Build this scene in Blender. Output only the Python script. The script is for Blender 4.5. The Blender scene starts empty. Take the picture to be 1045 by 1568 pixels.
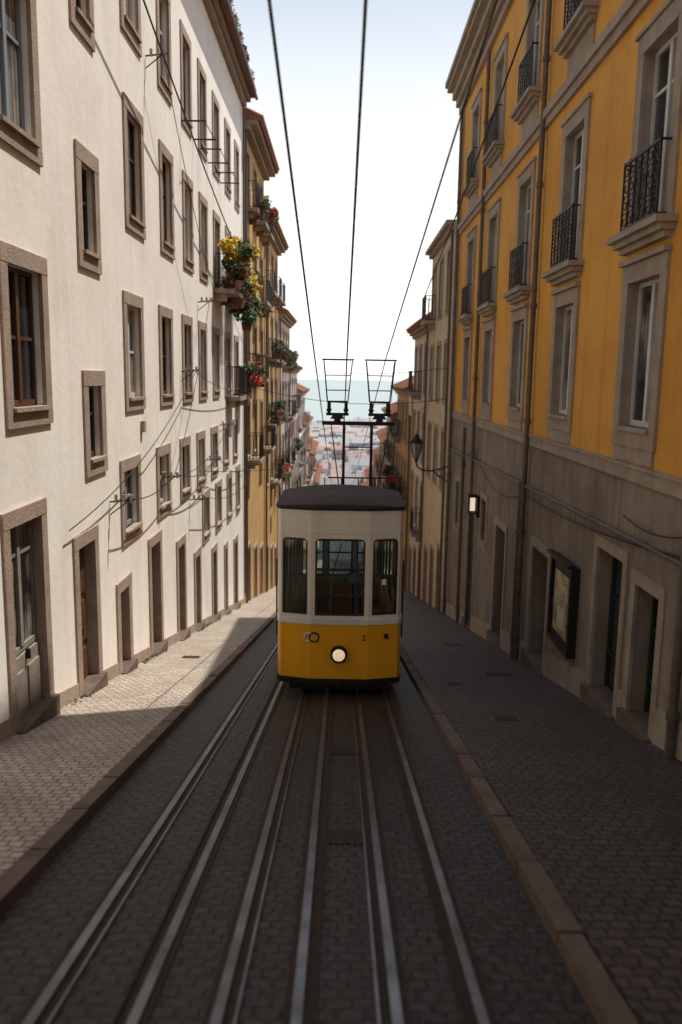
import bpy, math, random
from mathutils import Vector, Matrix
random.seed(7)
scene = bpy.context.scene
R = random.uniform

# ------------------------------------------------------------ materials
def nodes(name):
    m = bpy.data.materials.new(name); m.use_nodes = True
    nt = m.node_tree; b = nt.nodes['Principled BSDF']
    return m, nt, b
def N(nt, t, **kw):
    n = nt.nodes.new(t)
    for k, v in kw.items():
        if k in n.inputs: n.inputs[k].default_value = v
        else: setattr(n, k, v)
    return n
def c4(c): return (c[0], c[1], c[2], 1)
def mixc(nt, fac, a, b, bt='MIX'):
    n = nt.nodes.new('ShaderNodeMix'); n.data_type = 'RGBA'; n.blend_type = bt
    for s, v in ((0, fac), (6, a), (7, b)):
        if hasattr(v, 'is_linked') or hasattr(v, 'links'): nt.links.new(v, n.inputs[s])
        else: n.inputs[s].default_value = v
    return n.outputs[2]
def ramp(nt, src, p0, p1):
    r = nt.nodes.new('ShaderNodeMapRange'); r.inputs[1].default_value = p0; r.inputs[2].default_value = p1
    nt.links.new(src, r.inputs[0]); return r.outputs[0]
def M(name, col, col2=None, rough=.8, scale=1.2, bump=.15, bscale=30, streak=0.0, metal=0, spec=.4, p=(.4, .68), speck=0):
    m, nt, b = nodes(name)
    tc = N(nt, 'ShaderNodeTexCoord')
    if col2 is None: col2 = tuple(x*.72 for x in col)
    n1 = N(nt, 'ShaderNodeTexNoise', Scale=scale, Detail=8, Roughness=.65)
    nt.links.new(tc.outputs['Object'], n1.inputs['Vector'])
    out = mixc(nt, ramp(nt, n1.outputs['Fac'], *p), c4(col), c4(col2))
    if streak:
        mp = N(nt, 'ShaderNodeMapping'); mp.inputs['Scale'].default_value = (3.5, 3.5, .22)
        nt.links.new(tc.outputs['Object'], mp.inputs['Vector'])
        n2 = N(nt, 'ShaderNodeTexNoise', Scale=1.3, Detail=6, Roughness=.6)
        nt.links.new(mp.outputs[0], n2.inputs['Vector'])
        f = ramp(nt, n2.outputs['Fac'], .48, .8)
        mm = N(nt, 'ShaderNodeMath', operation='MULTIPLY'); mm.inputs[1].default_value = streak
        nt.links.new(f, mm.inputs[0])
        out = mixc(nt, mm.outputs[0], out, c4(tuple(x*.35 for x in col2)))
    if speck:
        n3 = N(nt, 'ShaderNodeTexNoise', Scale=70, Detail=3)
        nt.links.new(tc.outputs['Object'], n3.inputs['Vector'])
        f = ramp(nt, n3.outputs['Fac'], .4, .65)
        mm = N(nt, 'ShaderNodeMath', operation='MULTIPLY'); mm.inputs[1].default_value = speck
        nt.links.new(f, mm.inputs[0])
        out = mixc(nt, mm.outputs[0], out, c4(tuple(x*.35 for x in col)))
    nt.links.new(out, b.inputs['Base Color'])
    b.inputs['Roughness'].default_value = rough; b.inputs['Metallic'].default_value = metal
    b.inputs['Specular IOR Level'].default_value = spec
    if bump:
        nb = N(nt, 'ShaderNodeTexNoise', Scale=bscale, Detail=5)
        nt.links.new(tc.outputs['Object'], nb.inputs['Vector'])
        bp = N(nt, 'ShaderNodeBump', Strength=bump, Distance=.03)
        nt.links.new(nb.outputs['Fac'], bp.inputs['Height']); nt.links.new(bp.outputs[0], b.inputs['Normal'])
    return m
def cobble(name, c1, c2, mortar, w, h, rough=.75, bump=.6, stain=(.03, .025, .02), stainamt=.6):
    m, nt, b = nodes(name)
    tc = N(nt, 'ShaderNodeTexCoord')
    nd = N(nt, 'ShaderNodeTexNoise', Scale=6, Detail=3)
    nt.links.new(tc.outputs['Object'], nd.inputs['Vector'])
    sc = N(nt, 'ShaderNodeVectorMath', operation='SCALE'); sc.inputs['Scale'].default_value = .085
    nt.links.new(nd.outputs['Color'], sc.inputs[0])
    ad = N(nt, 'ShaderNodeVectorMath', operation='ADD')
    nt.links.new(tc.outputs['Object'], ad.inputs[0]); nt.links.new(sc.outputs[0], ad.inputs[1])
    br = N(nt, 'ShaderNodeTexBrick'); br.offset = .5
    br.inputs['Color1'].default_value = c4(c1); br.inputs['Color2'].default_value = c4(c2); br.inputs['Mortar'].default_value = c4(mortar)
    br.inputs['Scale'].default_value = 1; br.inputs['Mortar Size'].default_value = .011; br.inputs['Mortar Smooth'].default_value = .6
    br.inputs['Brick Width'].default_value = w; br.inputs['Row Height'].default_value = h; br.inputs['Bias'].default_value = -.1
    nt.links.new(ad.outputs[0], br.inputs['Vector'])
    n1 = N(nt, 'ShaderNodeTexNoise', Scale=.8, Detail=9, Roughness=.7)
    nt.links.new(tc.outputs['Object'], n1.inputs['Vector'])
    f = ramp(nt, n1.outputs['Fac'], .42, .7)
    mm = N(nt, 'ShaderNodeMath', operation='MULTIPLY'); mm.inputs[1].default_value = stainamt
    nt.links.new(f, mm.inputs[0])
    out = mixc(nt, mm.outputs[0], br.outputs['Color'], c4(stain))
    n4 = N(nt, 'ShaderNodeTexNoise', Scale=28, Detail=3)
    nt.links.new(tc.outputs['Object'], n4.inputs['Vector'])
    f4 = ramp(nt, n4.outputs['Fac'], .45, .75)
    m4 = N(nt, 'ShaderNodeMath', operation='MULTIPLY'); m4.inputs[1].default_value = .5
    nt.links.new(f4, m4.inputs[0])
    out = mixc(nt, m4.outputs[0], out, c4(stain))
    nt.links.new(out, b.inputs['Base Color'])
    nr = N(nt, 'ShaderNodeTexNoise', Scale=14, Detail=4)
    nt.links.new(tc.outputs['Object'], nr.inputs['Vector'])
    rr = N(nt, 'ShaderNodeMapRange'); rr.inputs[3].default_value = rough-.2; rr.inputs[4].default_value = rough+.15
    nt.links.new(nr.outputs['Fac'], rr.inputs[0]); nt.links.new(rr.outputs[0], b.inputs['Roughness'])
    h1 = N(nt, 'ShaderNodeMath', operation='MULTIPLY_ADD'); h1.inputs[1].default_value = -1.0
    nt.links.new(br.outputs['Fac'], h1.inputs[0]); nt.links.new(nr.outputs['Fac'], h1.inputs[2])
    bp = N(nt, 'ShaderNodeBump', Strength=bump, Distance=.02)
    nt.links.new(h1.outputs[0], bp.inputs['Height']); nt.links.new(bp.outputs[0], b.inputs['Normal'])
    return m
def glassy(name, col, curtain=None):
    m, nt, b = nodes(name)
    tc = N(nt, 'ShaderNodeTexCoord')
    b.inputs['Roughness'].default_value = .06; b.inputs['Specular IOR Level'].default_value = .8
    n1 = N(nt, 'ShaderNodeTexNoise', Scale=1.1, Detail=3)
    nt.links.new(tc.outputs['Object'], n1.inputs['Vector'])
    if curtain:
        w = N(nt, 'ShaderNodeTexWave', Scale=3.2, Distortion=2.5, Detail=2); w.bands_direction = 'Y'
        mp = N(nt, 'ShaderNodeMapping'); mp.inputs['Scale'].default_value = (1, 1, .12)
        nt.links.new(tc.outputs['Object'], mp.inputs['Vector']); nt.links.new(mp.outputs[0], w.inputs['Vector'])
        cc = mixc(nt, w.outputs['Fac'], c4(curtain), c4(tuple(x*.45 for x in curtain)))
        out = mixc(nt, ramp(nt, n1.outputs['Fac'], .42, .55), c4(col), cc)
    else:
        out = mixc(nt, ramp(nt, n1.outputs['Fac'], .4, .7), c4(col), c4(tuple(x*2.2 for x in col)))
    nt.links.new(out, b.inputs['Base Color'])
    nb = N(nt, 'ShaderNodeTexNoise', Scale=2.0, Detail=1)
    nt.links.new(tc.outputs['Object'], nb.inputs['Vector'])
    bp = N(nt, 'ShaderNodeBump', Strength=.06, Distance=.05)
    nt.links.new(nb.outputs['Fac'], bp.inputs['Height']); nt.links.new(bp.outputs[0], b.inputs['Normal'])
    return m

WHITE = M('white_plaster', (.93, .885, .82), (.84, .785, .715), rough=.9, scale=.9, streak=.18, bump=.18, bscale=9)
STONEF = M('granite_surround', (.44, .335, .265), (.33, .245, .19), rough=.85, scale=3, bump=.4, speck=.4)
YELLOW = M('ochre_plaster', (.72, .36, .055), (.60, .27, .04), rough=.85, scale=.7, streak=.3, bump=.12, bscale=12)
OCHRE2 = M('old_ochre_plaster', (.60, .38, .14), (.46, .27, .10), rough=.9, scale=1.2, streak=.35)
PINK = M('pink_plaster', (.70, .53, .43), (.58, .42, .33), rough=.9, streak=.3)
CREAM = M('cream_plaster', (.70, .58, .41), (.56, .45, .31), rough=.9, streak=.35)
PALE = M('pale_plaster', (.80, .74, .66), (.66, .59, .51), rough=.9, streak=.3)
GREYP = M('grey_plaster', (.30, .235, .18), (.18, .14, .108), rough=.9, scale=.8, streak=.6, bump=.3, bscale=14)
STONER = M('limestone_trim', (.40, .32, .245), (.29, .23, .175), rough=.85, scale=2.5, streak=.35, bump=.25, speck=.15)
TERR = M('terracotta_tile', (.32, .145, .08), (.20, .10, .065), rough=.9, scale=4, bump=.6, bscale=14)
WHITEW = M('white_window_paint', (.66, .64, .60), (.5, .48, .44), rough=.5, bump=.05)
DARKW = M('dark_window_paint', (.05, .06, .075), (.035, .04, .05), rough=.5, bump=.05)
BLUEW = M('blue_grey_window_paint', (.26, .31, .36), (.18, .22, .26), rough=.5, bump=.05)
BROWNW = M('brown_wood', (.11, .055, .03), (.07, .035, .02), rough=.45, scale=5, bump=.1)
GREENW = M('dark_green_wood', (.025, .04, .03), (.018, .028, .022), rough=.5, scale=5)
DOORG = M('grey_door_paint', (.30, .27, .23), (.22, .19, .16), rough=.6, scale=4)
REDW = M('red_door_paint', (.45, .03, .03), (.30, .02, .02), rough=.5)
IRON = M('black_iron', (.018, .017, .016), (.03, .022, .018), rough=.5, scale=8, metal=.3)
PIPE = M('zinc_pipe', (.15, .12, .095), (.09, .07, .055), rough=.55, scale=5, metal=.3)
CABLEM = M('cable_rubber', (.015, .015, .015), rough=.6, bump=0)
G_DARK = glassy('window_glass', (.012, .014, .016))
G_CURT = glassy('window_glass_with_curtain', (.015, .016, .018), (.32, .30, .27))
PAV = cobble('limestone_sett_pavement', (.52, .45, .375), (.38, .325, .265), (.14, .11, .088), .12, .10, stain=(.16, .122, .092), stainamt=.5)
PAVR = cobble('dark_sett_pavement', (.095, .063, .045), (.052, .035, .025), (.014, .010, .007), .12, .10, rough=.68, stain=(.016, .011, .008), bump=.9)  # same setts as the left pavement, in much darker colours
ROADM = cobble('basalt_sett_road', (.036, .025, .019), (.018, .0135, .0105), (.006, .005, .004), .13, .09, rough=.6, stain=(.007, .0055, .0045), bump=.9)
KERB = M('kerb_stone', (.16, .115, .085), (.09, .065, .048), rough=.8, scale=3, speck=.3, bump=.3)
RAIL = M('worn_rail_steel', (.20, .20, .215), (.09, .08, .075), rough=.34, scale=2.5, metal=.85, bump=.08)
RUST = M('rusty_rail_side', (.035, .020, .012), (.018, .012, .008), rough=.8, scale=9)
EARTH = M('earth', (.20, .17, .13), rough=.95)
LEAF = M('leaf_green', (.05, .09, .025), (.03, .055, .015), rough=.6, bump=0)
LEAF2 = M('leaf_yellow', (.66, .44, .03), (.44, .30, .03), rough=.6, bump=0)
LEAF3 = M('dry_leaf', (.14, .07, .03), (.10, .05, .03), rough=.7, bump=0)
LEAFR = M('red_blossom', (.50, .04, .03), (.35, .03, .02), rough=.6, bump=0)
CLOTH = M('white_cloth', (.75, .73, .70), (.65, .63, .6), rough=.9)
CLOTHR = M('red_cloth', (.45, .05, .04), rough=.9)
CLOTHB = M('blue_cloth', (.10, .17, .32), rough=.9)

# ------------------------------------------------------------ geometry helpers
def zg(y):
    pts = [(-60, 10.35), (150, -33.75), (200, -41.5), (260, -46.5), (350, -49), (745, -50.4), (900, -53), (60000, -53)]
    for (a, za), (b, zb) in zip(pts, pts[1:]):
        if y <= b: return za+(zb-za)*(y-a)/(b-a)
    return -53
def mkmesh(name, v, f, mat, parent=None, smooth=False):
    me = bpy.data.meshes.new(name); me.from_pydata(v, [], f); me.update()
    if mat: me.materials.append(mat)
    if smooth:
        for p in me.polygons: p.use_smooth = True
    o = bpy.data.objects.new(name, me); scene.collection.objects.link(o)
    if parent: o.parent = parent
    return o
def empty(name):
    e = bpy.data.objects.new(name, None); e.empty_display_size = .3; scene.collection.objects.link(e); return e
BF = [(0, 1, 2, 3), (7, 6, 5, 4), (0, 4, 5, 1), (1, 5, 6, 2), (2, 6, 7, 3), (3, 7, 4, 0)]
class Grp:
    """named real-world object: empty + children, one mesh per part/material.  x = X + n*d"""
    def __init__(s, name, X=0, n=1):
        s.name = name; s.X = X; s.n = n; s.p = {}; s.extra = []
    def get(s, part, mat):
        return s.p.setdefault((part, mat.name), ([], [], mat))
    def raw(s, part, mat, vs, fs):
        v, f, _ = s.get(part, mat); o = len(v); v += [tuple(q) for q in vs]; f += [tuple(i+o for i in q) for q in fs]
    def hexa(s, part, mat, vs): s.raw(part, mat, vs, BF)
    def box(s, part, mat, d0, d1, y0, y1, z0, z1):
        a, b = s.X+s.n*d0, s.X+s.n*d1
        s.hexa(part, mat, [(a, y0, z0), (b, y0, z0), (b, y1, z0), (a, y1, z0), (a, y0, z1), (b, y0, z1), (b, y1, z1), (a, y1, z1)])
    def quad(s, part, mat, pts): # pts in (d,y,z)
        s.raw(part, mat, [(s.X+s.n*d, y, z) for d, y, z in pts], [tuple(range(len(pts)))])
    def tube(s, part, mat, p, q, r, k=8):
        p, q = Vector(p), Vector(q); ax = (q-p).normalized()
        u = ax.orthogonal().normalized(); w = ax.cross(u)
        vs = []
        for c in (p, q):
            for i in range(k):
                a = 2*math.pi*i/k; vs.append(c+u*math.cos(a)*r+w*math.sin(a)*r)
        fs = [(i, (i+1) % k, k+(i+1) % k, k+i) for i in range(k)]+[tuple(range(k))[::-1], tuple(range(k, 2*k))]
        s.raw(part, mat, vs, fs)
    def finish(s):
        e = empty(s.name)
        for (part, _), (v, f, m) in s.p.items(): mkmesh(part, v, f, m, e)
        for o in s.extra: o.parent = e
        return e

def facade(g, mat, y0, y1, z0, z1, ops, part='walls', d=0):
    ops = [o for o in ops if o[1] > y0 and o[0] < y1 and o[3] > z0 and o[2] < z1]
    ys = sorted({y0, y1, *[min(max(a, y0), y1) for o in ops for a in o[:2]]})
    zs = sorted({z0, z1, *[min(max(a, z0), z1) for o in ops for a in o[2:4]]})
    for i in range(len(ys)-1):
        for j in range(len(zs)-1):
            cy, cz = (ys[i]+ys[i+1])/2, (zs[j]+zs[j+1])/2
            if any(o[0] < cy < o[1] and o[2] < cz < o[3] for o in ops): continue
            g.quad(part, mat, [(d, ys[i], zs[j]), (d, ys[i+1], zs[j]), (d, ys[i+1], zs[j+1]), (d, ys[i], zs[j+1])])
def reveal(g, mat, o, dep=.2):
    y0, y1, z0, z1 = o[:4]
    for q in ([(0, y0, z0), (-dep, y0, z0), (-dep, y0, z1), (0, y0, z1)], [(0, y1, z0), (-dep, y1, z0), (-dep, y1, z1), (0, y1, z1)],
              [(0, y0, z0), (0, y1, z0), (-dep, y1, z0), (-dep, y0, z0)], [(0, y0, z1), (0, y1, z1), (-dep, y1, z1), (-dep, y0, z1)]):
        g.quad('reveals', mat, q)
def surround(g, mat, o, w, d=.035, sill=True, bottom=True):
    y0, y1, z0, z1 = o[:4]; e = .006
    g.box('surrounds', mat, -.02, d, y0-w, y1+w, z1-e, z1+w*1.05)
    g.box('surrounds', mat, -.02, d-.004, y0-w, y0+e, z0, z1-e-.001)
    g.box('surrounds', mat, -.02, d-.004, y1-e, y1+w, z0, z1-e-.001)
    if bottom:
        g.box('surrounds', mat, -.02, d, y0-w, y1+w, z0-w*.95, z0-.001)
        if sill: g.box('sills', mat, -.05, d+.04, y0-.03, y1+.03, z0+.001, z0+.05)
def sash(g, fr, gl, o, dep=.09, mull=1, trans=(.68,), w=.055):
    y0, y1, z0, z1 = o[:4]; z0 += .052
    a, b = -dep-.05, -dep
    g.box('window_sashes', fr, a, b, y0+.002, y0+w, z0, z1-.002); g.box('window_sashes', fr, a, b, y1-w, y1-.002, z0, z1-.002)
    g.box('window_sashes', fr, a, b-.003, y0+w, y1-w, z0, z0+w*1.3); g.box('window_sashes', fr, a, b-.003, y0+w, y1-w, z1-w, z1-.002)
    for i in range(mull):
        yc = y0+(y1-y0)*(i+1)/(mull+1)
        g.box('window_sashes', fr, a-.004, b+.012, yc-w*.75, yc+w*.75, z0+w*1.3, z1-w)
    for t in trans:
        zc = z0+(z1-z0)*t
        g.box('window_sashes', fr, a-.003, b-.008, y0+w, y1-w, zc-.02, zc+.02)
    g.quad('window_glass', gl, [(-dep-.03, y0, z0), (-dep-.03, y1, z0), (-dep-.03, y1, z1), (-dep-.03, y0, z1)])
def door(g, mat, o, dep=.14, panels=3, leaf=2):
    y0, y1, z0, z1 = o[:4]
    g.box('doors', mat, -dep-.06, -dep, y0+.002, y1-.002, z0, z1-.002)
    for i in range(leaf):
        a = y0+(y1-y0)*i/leaf+.07; b = y0+(y1-y0)*(i+1)/leaf-.07
        h = (z1-z0-.25)/panels
        for k in range(panels):
            g.box('door_panels', mat, -dep-.01, -dep+.022, a, b, z0+.2+k*h, z0+.2+k*h+h-.12)
    g.box('door_panels', IRON, -dep, -dep+.05, (y0+y1)/2+.04, (y0+y1)/2+.07, z0+1.0, z0+1.12)
def railing(g, y0, y1, z, h, d0, d1, sp=.12, ornate=False):
    b = .011 if not ornate else .007
    for zz in (z+.05, z+h-.03):
        g.box('railings', IRON, d1-.02, d1+.012, y0, y1, zz-.014, zz+.014)
        for yy in (y0, y1): g.box('railings', IRON, d0, d1-.021, yy-.012, yy+.012, zz-.012, zz+.012)
    n = max(2, int((y1-y0)/sp))
    for i in range(n+1):
        yy = y0+(y1-y0)*i/n
        g.box('railings', IRON, d1-.015, d1+.007, yy-b, yy+b, z, z+h)
    m = max(1, int((d1-d0)/sp))
    for yy in (y0, y1):
        for i in range(m):
            dd = d0+(d1-d0)*i/m
            g.box('railings', IRON, dd-b, dd+b, yy-b, yy+b, z, z+h-.03)
    if ornate:
        nn = 6; cw = (y1-y0)/nn
        for i in range(nn):
            yc = y0+cw*(i+.5); xx = g.X+g.n*(d1-.004)
            for k in range(4):
                zc = z+.15+(h-.27)*k/3; sg = 1 if (i+k) % 2 else -1
                # S-scroll spiral
                pv = None
                for a in range(15):
                    t = a*.62; r = cw*.52*(1-a/17)
                    p = (xx, yc+sg*r*math.cos(t), zc+r*1.15*math.sin(t))
                    if pv: g.tube('railings', IRON, pv, p, .0085, 4)
                    pv = p
def balcony(g, y0, y1, z, dep=.55, slabm=None):
    g.box('balcony_slabs', slabm or STONER, -.02, dep, y0, y1, z-.12, z)
    for yy in (y0+.12, y1-.2):
        g.box('balcony_brackets', slabm or STONER, 0.002, dep*.6, yy, yy+.09, z-.34, z-.121)
    railing(g, y0+.04, y1-.04, z, .95, .02, dep-.05)
def shell(g, mat, y0, y1, z0, z1, depth=9):
    g.quad('walls', mat, [(0, y0, z0), (-depth, y0, z0), (-depth, y0, z1), (0, y0, z1)])
    g.quad('walls', mat, [(0, y1, z0), (-depth, y1, z0), (-depth, y1, z1), (0, y1, z1)])
    g.quad('walls', mat, [(-depth, y0, z0), (-depth, y1, z0), (-depth, y1, z1), (-depth, y0, z1)])
def tileroof(g, y0, y1, z, over=.35, depth=9, rise=2.2, mat=None):
    mat = mat or TERR
    m = -depth/2
    g.hexa('roof', mat, [(g.X+g.n*d, y, zz) for d, y, zz in
        [(over, y0, z), (over, y1, z), (m, y1, z), (m, y0, z), (over-.01, y0, z+.09), (over-.01, y1, z+.09), (m, y1, z+rise), (m, y0, z+rise)]])
    g.hexa('roof', mat, [(g.X+g.n*d, y, zz) for d, y, zz in
        [(m, y0, z), (m, y1, z), (-depth-over, y1, z), (-depth-over, y0, z), (m, y0, z+rise), (m, y1, z+rise), (-depth-over, y1, z+.09), (-depth-over, y0, z+.09)]])
    # rolled tile ends along the eave
    k = int((y1-y0)/.22)
    for i in range(k):
        yc = y0+(i+.5)*.22
        p = (g.X+g.n*(over+.05), yc, z+.11); q = (g.X+g.n*(over-1.6), yc, z+.11+1.6*(rise-.09)/(over-m))
        g.tube('roof_tiles', mat, p, q, .075, 6)
def leaves(g, part, mat, c, r, n, size=.06):
    vs, fs = [], []
    for i in range(n):
        while True:
            q = Vector((R(-1, 1), R(-1, 1), R(-1, 1)))
            if q.length < 1: break
        q = Vector((c[0]+q.x*r[0], c[1]+q.y*r[1], c[2]+q.z*r[2]))
        a = Vector((R(-1, 1), R(-1, 1), R(-1, 1))).normalized(); b = a.orthogonal().normalized()
        s = size*R(.5, 1.3); o = len(vs)
        vs += [q-a*s, q+b*s*.45, q+a*s, q-b*s*.45]; fs.append((o, o+1, o+2, o+3))
    g.raw(part, mat, vs, fs)
def wire(name, pts, r=.012, mat=None, parent=None):
    cu = bpy.data.curves.new(name, 'CURVE'); cu.dimensions = '3D'; cu.bevel_depth = r; cu.bevel_resolution = 2
    sp = cu.splines.new('POLY'); sp.points.add(len(pts)-1)
    for i, p in enumerate(pts): sp.points[i].co = (*p, 1)
    cu.materials.append(mat or CABLEM)
    o = bpy.data.objects.new(name, cu); scene.collection.objects.link(o)
    if parent: o.parent = parent
    return o
def sag(p, q, s, n=14):
    p, q = Vector(p), Vector(q)
    return [tuple(p.lerp(q, i/n)-Vector((0, 0, s*4*(i/n)*(1-i/n)))) for i in range(n+1)]

# ------------------------------------------------------------ ground
ys = [-40, -20]+list(range(0, 151, 10))+[175, 200, 230, 260, 300, 350, 450, 600, 745, 900, 2000, 8000, 40000]
xs = [-20000, -1500, -300, -60, -8, 8, 60, 300, 1500, 20000]
v = [(x, y, zg(y)-.02) for y in ys for x in xs]; nx = len(xs)
f = [(j*nx+i, j*nx+i+1, (j+1)*nx+i+1, (j+1)*nx+i) for j in range(len(ys)-1) for i in range(nx-1)]
mkmesh('ground', v, f, EARTH)
def strip(name, x0, x1, y0, y1, off, mat, thick=0, parent=None):
    a, b = zg(y0)+off, zg(y1)+off
    if thick:
        vs = [(x0, y0, a-thick), (x1, y0, a-thick), (x1, y1, b-thick), (x0, y1, b-thick), (x0, y0, a), (x1, y0, a), (x1, y1, b), (x0, y1, b)]
        return mkmesh(name, vs, BF, mat, parent)
    return mkmesh(name, [(x0, y0, a), (x1, y0, a), (x1, y1, b), (x0, y1, b)], [(0, 1, 2, 3)], mat, parent)
KL, KR = -1.97, 1.23
strip('road', KL, KR, -12, 150, 0.0, ROADM)
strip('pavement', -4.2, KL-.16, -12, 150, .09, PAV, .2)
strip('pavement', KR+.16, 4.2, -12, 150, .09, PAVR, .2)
for side, x0 in (('kerb', KL-.16), ('kerb', KR)):
    g = Grp('kerb', 0, 1); y = -12
    while y < 90:
        L = R(.8, 1.3)
        j = R(-.006, .006); jx = R(-.006, .006)
        a, b = zg(y+.005)+.1+j, zg(y+L-.005)+.1+j
        g.hexa('kerb_stones', KERB, [(x0+.004, y+.005, a-.25), (x0+.156+jx, y+.005, a-.25), (x0+.156+jx, y+L-.005, b-.25), (x0+.004, y+L-.005, b-.25),
               (x0+.010, y+.010, a), (x0+.148+jx, y+.010, a), (x0+.148+jx, y+L-.010, b), (x0+.010, y+L-.010, b)])
        y += L
    g.finish()
# rails
for i, x in enumerate((-1.39, -.92, -.54, -.17, .30, .70)):
    g = Grp('tram_rail')
    sgn = 1 if i in (0, 2, 3) else -1
    def rb(part, mat, a, b, off, th):
        y0, y1 = -12, 150
        za, zb = zg(y0)+off, zg(y1)+off
        g.hexa(part, mat, [(a, y0, za-th), (b, y0, za-th), (b, y1, zb-th), (a, y1, zb-th), (a, y0, za), (b, y0, za), (b, y1, zb), (a, y1, zb)])
    rb('rail_head', RAIL, x-.026, x+.026, .022, .06)
    rb('groove_floor', RUST, min(x+sgn*.027, x+sgn*.078), max(x+sgn*.027, x+sgn*.078), .004, .03)
    rb('guard_lip', RUST if i % 2 else RAIL, min(x+sgn*.079, x+sgn*.094), max(x+sgn*.079, x+sgn*.094), .018, .05)
    rb('rail_edge', RUST, min(x-sgn*.027, x-sgn*.065), max(x-sgn*.027, x-sgn*.065), .010, .04)
    g.finish()
g = Grp('drain_cover')
for (cx, cy) in ((.06, 5.6), (.07, 8.2)):
    for k in range(7):
        a = cx-.16+k*.045; z0, z1 = zg(cy)+.012, zg(cy+.3)+.012
        g.hexa('bars', RUST, [(a, cy, z0-.03), (a+.03, cy, z0-.03), (a+.03, cy+.3, z1-.03), (a, cy+.3, z1-.03), (a, cy, z0), (a+.03, cy, z0), (a+.03, cy+.3, z1), (a, cy+.3, z1)])
g.finish()
for (cx, cy, w_, l_) in ((1.95, 9.6, .36, .3), (2.5, 13.2, .5, .4), (1.7, 12.2, .3, .3), (-3.0, 14.8, .35, .35), (2.3, 17.5, .5, .4)):
    g = Grp('utility_cover')
    a, b = zg(cy)+.094, zg(cy+l_)+.094
    g.hexa('frame', KERB, [(cx, cy, a-.05), (cx+w_, cy, a-.05), (cx+w_, cy+l_, b-.05), (cx, cy+l_, b-.05), (cx, cy, a), (cx+w_, cy, a), (cx+w_, cy+l_, b), (cx, cy+l_, b)])
    q = .03; a, b = zg(cy+q)+.099, zg(cy+l_-q)+.099
    g.hexa('lid', RUST, [(cx+q, cy+q, a-.04), (cx+w_-q, cy+q, a-.04), (cx+w_-q, cy+l_-q, b-.04), (cx+q, cy+l_-q, b-.04), (cx+q, cy+q, a), (cx+w_-q, cy+q, a), (cx+w_-q, cy+l_-q, b), (cx+q, cy+l_-q, b)])
    g.finish()

def plant(cx, cy, cz, r, n, mats, size=.075):
    p = Grp('potted_plant')
    p.hexa('pot', TERR, [(cx+a*.12, cy+b*.12, cz-r*.9) for a, b in ((-1, -1), (1, -1), (1, 1), (-1, 1))]+[(cx+a*.17, cy+b*.17, cz-r*.45) for a, b in ((-1, -1), (1, -1), (1, 1), (-1, 1))])
    for k in range(7):
        p.tube('stems', LEAF3, (cx, cy, cz-r*.6), (cx+R(-r, r)*.7, cy+R(-r, r)*.8, cz+R(-.1, r*.7)), .008, 4)
    for k in range(9):
        m = mats[k % len(mats)]
        c = (cx+R(-r, r)*.55, cy+R(-r, r)*.8, cz+R(-.5, .6)*r)
        leaves(p, 'foliage', m, c, (r*.4, r*.45, r*.4), n//9, size)
    p.finish()

# ------------------------------------------------------------ left white house
g = Grp('white_house', -3.6, 1)
Y0, Y1, ZT = -10, 29.8, 9.35
big, doors_, small = [], [], []
w = .18
cols = [(-6, -4.5), (-2.5, -1), (.5, 2.0), (3.6, 5.1), (6.2, 7.7), (8.75, 10.12), (13.9, 15.2), (16.5, 17.75), (18.8, 20.0), (20.9, 22.1), (23.1, 24.3), (25.4, 26.6), (27.6, 28.7)]
for c in cols:
    for (a, b) in ((5.42, 7.48), (2.39, 4.45), (-.6, 1.35)):
        sh = -.3 if (a < 0 and c[0] > 12) else 0
        big.append((c[0]+w+sh, c[1]-w+sh, a+w, b-w))
for c in cols[6:]:
    a = -2.8
    big.append((c[0]+w-.75, c[1]-w-.75, a+w, -1.38-w))
for c in cols[9:]:
    big.append((c[0]+w-.05, c[1]-w-.1, -4.35+w-.05*(c[0]-21), -3.0-w))
for (a, b) in ((4.5, 6.06), (1.46, 3.03), (-1.42, .03)):
    small.append((11.4+w, 12.38-w, a+w, b-w))
dl = [(8.5, 9.75, -1.5), (10.75, 11.8, -2.2), (12.75, 13.6, -3.35), (14.95, 16.0, -3.05), (17.5, 18.5, -3.6), (19.6, 20.5, -4.3), (22.3, 23.2, -4.75), (24.7, 25.4, -5.15), (26.9, 27.9, -5.4), (4.8, 6.1, -.9), (1.5, 2.6, -.3)]
for a, b, t in dl:
    doors_.append((a+.15, b-.15, zg(b)-.0, t-.15))
def ov(a, b): return a[0] < b[1]+.1 and a[1] > b[0]-.1 and a[2] < b[3]+.3 and a[3] > b[2]-.1
big = [o for o in big if not any(ov(o, q) for q in doors_)]
allo = big+small+doors_
facade(g, WHITE, Y0, Y1, -10, ZT, allo)
shell(g, WHITE, Y0, Y1, -10, ZT)
for i, o in enumerate(big):
    reveal(g, WHITE, o); surround(g, STONEF, o, w)
    near = o[0] < 11
    sash(g, (BLUEW if near and o[2] > 2 else BROWNW if near else random.choice((WHITEW, BROWNW, DARKW, WHITEW, BLUEW))), random.choice((G_DARK, G_DARK, G_CURT)), o, mull=1, trans=(.62,) if o[2] > 2 else (.5,))
for o in small:
    reveal(g, WHITE, o); surround(g, STONEF, o, w+.02); sash(g, DARKW, G_DARK, o, trans=(.6,), mull=0)
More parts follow.
